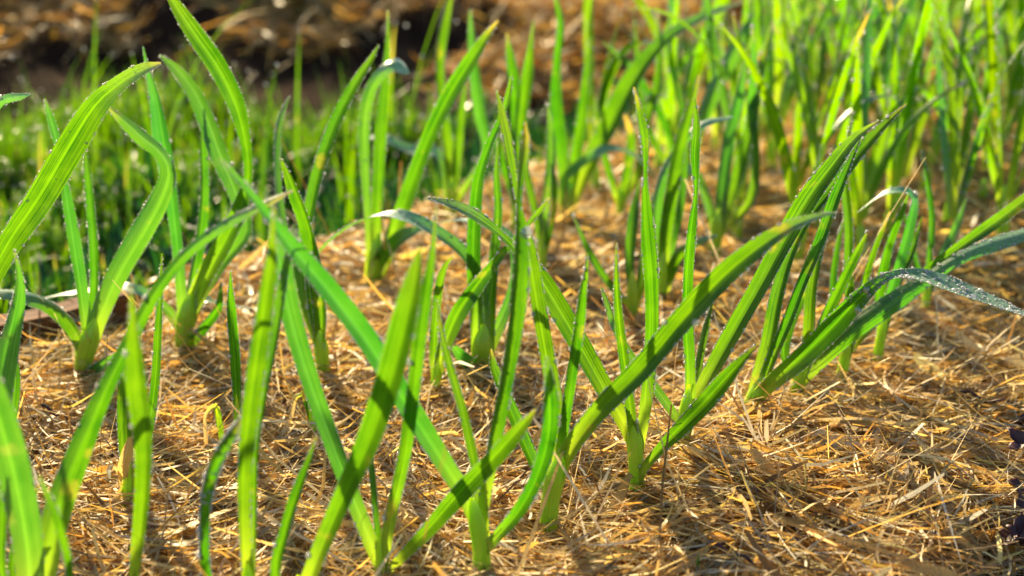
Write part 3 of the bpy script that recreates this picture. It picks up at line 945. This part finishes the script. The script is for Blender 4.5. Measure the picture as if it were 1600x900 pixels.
plant('blurred garlic plant in the grassy back with two thin tall leaves', (706, 335),
      [(706, 337, 16), (706, 320, 16), (706, 300, 16)], [
    lf((704, 320, 20), (700, 240, 23), (690, 165, 20), (686, 100, 16), (692, 40, 20), (706, -20, 8), k=.0),
    lf((708, 320, 16), (716, 240, 18), (722, 170, 14), (728, 110, 2), k=.0),
    lf((710, 320, 14), (762, 240, 20), (752, 180, 24), (742, 110, 20), (737, 50, 12), (735, 15, 3), k=.0, m=M_WAX),
    lf((700, 320, 12), (690, 245, 18), (640, 235, 18), (600, 218, 14), (560, 215, 2), k=.03, m=M_WAX),
])
plant('blurred garlic plant just right of centre in the back, leaves leaning gently right', (808, 372),
      [(808, 375, 16), (808, 360, 18), (808, 340, 18)], [
    lf((806, 350, 16), (808, 270, 20), (814, 190, 22), (824, 120, 24), (829, 75, 12), (834, 33, 3), k=.0),
    lf((806, 350, 16), (800, 270, 16), (802, 190, 14), (804, 140, 22), (798, 90, 18), (792, 52, 2), k=.0, tip=.4),
    lf((806, 350, 14), (800, 300, 18), (780, 240, 16), (770, 190, 2), k=.0),
])
plant('blurred slim garlic plant back of centre with three parallel upright leaves', (848, 424),
      [(848, 427, 14), (847, 405, 14), (847, 390, 14)], [
    lf((846, 400, 14), (850, 330, 18), (860, 260, 19), (860, 210, 14), (856, 163, 2), k=.0, m=M_WAX),
    lf((850, 400, 11), (862, 340, 11), (864, 290, 11), (860, 255, 2), k=.0),
    lf((846, 400, 12), (836, 330, 14), (820, 260, 14), (812, 210, 2), k=.02),
])
plant('blurred garlic plant behind centre with its thickest leaf bending over at the top right', (885, 338),
      [(885, 342, 22), (885, 325, 24), (888, 305, 24)], [
    lf((890, 320, 28), (915, 270, 32), (950, 205, 36), (985, 135, 36), (1015, 90, 30), (1050, 55, 20), (1100, 28, 16), (1160, 4, 4), k=.0, drops=30),
    lf((882, 320, 20), (876, 240, 24), (868, 160, 24), (871, 90, 15), (876, 35, 14), (864, -20, 6), k=.0),
    lf((888, 320, 18), (898, 250, 24), (908, 180, 20), (914, 115, 14), (922, 57, 2), k=.0),
    lf((880, 330, 16), (885, 280, 18), (915, 252, 17), (955, 235, 15), (995, 247, 16), (1025, 280, 3), k=-.03, m=M_WAX),
])
plant('blurred garlic plant whose leaf cuts diagonally across the thickest back leaf', (1065, 300),
      [(1065, 303, 16), (1065, 290, 18), (1064, 280, 18)], [
    lf((1064, 290, 16), (1045, 210, 15), (1018, 155, 14), (985, 105, 14), (943, 66, 2), k=-.03),
    lf((1064, 290, 16), (1070, 200, 16), (1055, 120, 14), (1040, 60, 12), (1058, 5, 3), k=.0, m=M_WAX),
    lf((1064, 290, 18), (1090, 200, 26), (1120, 130, 30), (1160, 60, 26), (1200, -10, 6), k=.0, m=M_WAX),
    lf((1062, 290, 14), (1010, 200, 16), (995, 110, 16), (990, 30, 3), k=.02),
])
plant('blurred garlic plant with a short orange curled tip left of the twisted leaf', (970, 330),
      [(970, 333, 14), (970, 320, 14), (970, 310, 14)], [
    lf((970, 320, 14), (985, 250, 20), (988, 210, 16), (976, 178, 4), k=.0, tip=1.5),
    lf((970, 320, 14), (1000, 270, 18), (1010, 200, 16), (1030, 120, 16), (1028, 20, 3), k=.02),
    lf((968, 320, 12), (950, 260, 14), (935, 200, 12), (930, 150, 2), k=.0),
])
plant('dark blurred garlic plant between the twisted leaf and the thin upright leaf', (988, 495),
      [(988, 498, 18), (988, 475, 18), (988, 455, 18)], [
    lf((988, 470, 16), (984, 410, 18), (990, 340, 20), (1000, 280, 2), k=.03),
    lf((990, 480, 18), (1002, 440, 20), (1010, 380, 18), (1020, 300, 2), k=.03),
    lf((984, 480, 12), (958, 450, 14), (925, 400, 14), (895, 335, 2), k=.02),
])
plant('blurred garlic plant with a tapering leaf and a short low leaf bending right', (1032, 466),
      [(1032, 469, 20), (1032, 445, 20), (1034, 425, 20)], [
    lf((1034, 445, 20), (1040, 370, 26), (1050, 300, 26), (1062, 230, 24), (1080, 165, 16), (1092, 117, 2), k=.0),
    lf((1034, 460, 16), (1045, 430, 22), (1062, 395, 20), (1095, 375, 14), (1120, 368, 2), k=-.02),
    lf((1034, 445, 14), (1025, 350, 20), (1035, 280, 20), (1065, 225, 16), (1100, 192, 14), (1145, 182, 3), k=.03, m=M_WAX),
    lf((1036, 445, 12), (1064, 330, 16), (1072, 250, 12), (1075, 200, 2), k=.05),
])
plant('blurred dark stalked garlic plant right of the thin upright leaf', (1117, 398),
      [(1117, 401, 18), (1118, 380, 18), (1120, 355, 20)], [
    lf((1120, 370, 20), (1128, 290, 24), (1140, 210, 22), (1155, 150, 16), (1165, 90, 2), k=.0, m=M_WAX),
    lf((1122, 370, 18), (1150, 280, 24), (1172, 200, 22), (1185, 130, 18), (1205, 40, 4), k=.03),
    lf((1118, 370, 14), (1105, 310, 18), (1085, 270, 18), (1050, 260, 14), (1030, 270, 2), k=.02, m=M_WAX),
    lf((1122, 370, 14), (1175, 310, 18), (1178, 190, 18), (1165, 100, 16), (1145, 20, 3), k=.05),
])


# ---- random garlic for the dense back rows --------------------------------
def random_plant(x, y, label, group, rs, scale=1.0, dew=.3):
    B = np.array([x, y, float(H(x, y)) - .004])
    root = empty('garlic_plant', B)
    tag(root, label, 'garlic plant', group)
    hs = rs.uniform(.03, .055) * scale
    lean = rs.normal(0, .1, 2)
    C = np.array([B + np.array([lean[0] * t * hs, lean[1] * t * hs, t * hs - .01]) for t in np.linspace(0, 1.1, 7)])
    tube_mesh(C, np.linspace(.0052, .0058, 7) * scale * np.r_[1, 1, 1, 1, 1, .9, .4], B, root, M_STEM, k=8)
    az0 = rs.uniform(0, math.pi)
    nl = rs.integers(3, 6)
    for i in range(nl):
        az = az0 + math.pi * (i % 2) + rs.normal(0, .35)
        Ln = rs.uniform(.15, .27) * scale * (1 if i < nl - 1 else .8)
        a0 = rs.uniform(.05, .34); bend = abs(rs.normal(.22, .3)) + (1.5 if rs.random() < .15 else 0)
        n = 18
        s = np.linspace(0, 1, n)
        a = a0 + bend * s ** 2.2
        st = Ln / (n - 1)
        r = np.cumsum(np.sin(a) * st); z = np.cumsum(np.cos(a) * st)
        azs = az + rs.normal(0, .3) * s ** 2
        start = B + np.array([lean[0] * hs, lean[1] * hs, hs * rs.uniform(.55, .95)])
        Cc = np.stack([start[0] + r * np.cos(azs), start[1] + r * np.sin(azs), start[2] + z], 1)
        wmax = rs.uniform(.0038, .0062) * scale
        hw = wmax * np.clip(np.minimum(.65 + s * 1.6, 1) * (1 - s ** 3.2), .03, 1)
        tw = rs.normal(0, .5) + rs.normal(0, .8) * s
        sdv = np.stack([-np.sin(azs), np.cos(azs), 0 * s], 1)
        T = unit(np.gradient(Cc, axis=0))
        Nn = np.cross(T, sdv)
        S = sdv * np.cos(tw)[:, None] + Nn * np.sin(tw)[:, None]
        leaf_mesh(Cc, hw, S, B, root, M_WAX if rs.random() < .2 else M_SUNLIT, fold=.3, fsign=-1., dew=dew, dewr=.0007,
                  tipcol=rs.choice([0, 0, 0, .6, 1.2]), rs=rs, seedv=rs.random() * 40)


rs = np.random.default_rng(77)
pts = []
# explicit bases for the middle right, then blue-noise fill
tries = 0
while len(pts) < 215 and tries < 60000:
    tries += 1
    y = rs.uniform(1.22, 2.55)
    x = rs.uniform(.05, .40 * y * 1.1 + .10)
    px = 800 + x / (y * cp + CAM_H * sp) * FPX
    ang = math.atan2(CAM_H, y) - PITCH
    py = 450 + math.tan(ang) * FPX
    if edge_d(x, y) > -.06: continue
    if px < 925 or px > 1690: continue
    if px < 1150 and py > 300: continue
    if py > 470: continue
    if py > 385 and px < 1230: continue
    if x < .5 and abs(px - 1000) < 130 and edge_d(x, y) > -.09: continue
    md = .06 if y < 1.6 else .054
    if any((x - a) ** 2 + (y - b_) ** 2 < md * md for a, b_, *_ in pts): continue
    pts.append((x, y, px, py))
for x, y, px, py in pts:
    if py > 320:
        lab, gr = 'out of focus garlic plant standing in the open straw at the right edge', 'garlic plants in the open straw at right'
    elif py > 200:
        lab, gr = 'blurred garlic plant in the middle of the dense tangle at right', 'garlic plants in the middle of the right tangle'
    else:
        lab, gr = 'strongly blurred garlic plant in the farthest rows at the upper right', 'garlic plants in the farthest rows'
    random_plant(x, y, lab, gr, rs, scale=rs.uniform(.88, 1.12) if y < 2.1 else rs.uniform(.8, 1.05), dew=.25 if y < 2 else .12)

# ------------------------------------------------------------------ wooden board
def board():
    A = on_ground(-80, 566, .002); Bp = on_ground(212, 492, .002)
    d = Bp - A; L = float(np.linalg.norm(d)); ang = math.atan2(d[1], d[0])
    import bmesh
    bm = bmesh.new()
    bmesh.ops.create_cube(bm, size=1)
    for v in bm.verts:
        v.co.x = (v.co.x + .5) * L; v.co.y *= .024; v.co.z = v.co.z * .075
    bmesh.ops.subdivide_edges(bm, edges=[e for e in bm.edges if abs(e.verts[0].co.x - e.verts[1].co.x) > .1], cuts=14)
    bmesh.ops.bevel(bm, geom=[e for e in bm.edges if e.calc_face_angle(0) > .5], offset=.002, segments=2, affect='EDGES')
    rr_ = np.random.default_rng(4)
    for v in bm.verts:
        v.co.z += .0012 * math.sin(v.co.x * 60) + rr_.normal(0, .0003)
        v.co.y += .0008 * math.sin(v.co.x * 43 + 1)
    me = bpy.data.meshes.new('wooden_board'); bm.to_mesh(me); bm.free()
    me.materials.append(M_WOOD)
    o = bpy.data.objects.new('wooden_board', me); COL.objects.link(o)
    o.location = (A[0], A[1], -.012); o.rotation_euler = (R(3), 0, ang)
    tag(o, 'weathered brown wooden board edging the bed at the left', 'board')


board()

# ------------------------------------------------------------------ fallen leaves and twigs, lower right
def fallen_leaf(px, py, size, rot, label, z=.0):
    B = on_ground(px, py, -.01)
    B[2] = float(H(B[0], B[1])) + .006 + z
    rr_ = np.random.default_rng(int(px + py))
    nr, na = 7, 28
    V = [(0, 0, 0)]
    for i in range(1, nr + 1):
        r = i / nr
        for j in range(na):
            a = 2 * math.pi * j / na
            lobe = .72 + .22 * math.cos(5 * a) + .08 * math.cos(11 * a + 1)
            x, y = r * lobe * math.cos(a) * size, r * lobe * .75 * math.sin(a) * size
            z_ = size * (.28 * r * r * math.sin(2 * a + rot) + .10 * math.sin(x / size * 7 + rot) * math.cos(y / size * 8) + .18 * r * r)
            V.append((x, y, z_))
    F = []
    V = np.array(V)
    for i in range(nr - 1):
        for j in range(na):
            a = 1 + i * na + j; b_ = 1 + i * na + (j + 1) % na
            F.append((a, b_, b_ + na, a + na))
    for j in range(0, na, 2):
        F.append((0, 1 + j, 1 + (j + 1) % na, 1 + (j + 2) % na))
    c, s = math.cos(rot), math.sin(rot)
    V = np.c_[V[:, 0] * c - V[:, 1] * s, V[:, 0] * s + V[:, 1] * c, V[:, 2]]
    o = mesh_np('fallen_leaf', V, F, M_FALL)
    o.location = tuple(float(v) for v in B)
    tag(o, label, 'fallen leaf', 'dark fallen leaves at the right border')
    sol = o.modifiers.new('thickness', 'SOLIDIFY'); sol.thickness = .0005


fallen_leaf(1604, 705, .016, .5, 'dark bluish crumpled fallen leaf highest at the right edge')
fallen_leaf(1594, 745, .015, 2.2, 'purple brown curled fallen leaf in the middle of the right edge pile', .006)
fallen_leaf(1606, 800, .020, 4.0, 'dark crumpled fallen leaf below the purple one at the right edge')
fallen_leaf(1588, 868, .018, 1.2, 'darkest flat fallen leaf in the lower right corner')


def twig(pxs, rad, label, mat=None):
    q = catmull([(a, b_, 1) for a, b_ in pxs], 14)
    C = np.array([on_ground(a, b_, .004) for a, b_, _ in q])
    C[:, 2] = H(C[:, 0], C[:, 1]) + .008 + .002 * np.sin(np.arange(14) * .9)
    B = C[0].copy()
    o = tube_mesh(C, np.linspace(rad, rad * .5, 14) * (1 + .12 * np.sin(np.arange(14) * 2.1)), B, None, M_FALL, name='twig', k=8, flat=1)
    o.location = tuple(float(v) for v in B)
    tag(o, label, 'twig')


twig([(1105, 868), (1150, 884), (1190, 905)], .0016, 'thin dark twig lying in the straw at the bottom')
twig([(1500, 625), (1545, 640), (1600, 652)], .0012, 'thin dark twig beside the fallen leaves at the right')
twig([(65, 648), (100, 660), (118, 668)], .0013, 'short brown twig in the straw at the left')

plant('tiny bright green grass shoot poking out of the straw at the bottom', (1092, 908), [], [
    lf((1092, 910, 5), (1091, 890, 6), (1092, 868, 2), k=0., dew=0)], group='tiny grass shoots', cat='grass shoot', name='grass_shoot')
plant('thin slanted green grass shoot in the straw right of the pale stalk', (1138, 776), [], [
    lf((1138, 778, 3), (1150, 755, 3), (1160, 735, 1), k=0., dew=0)], group='tiny grass shoots', cat='grass shoot', name='grass_shoot')
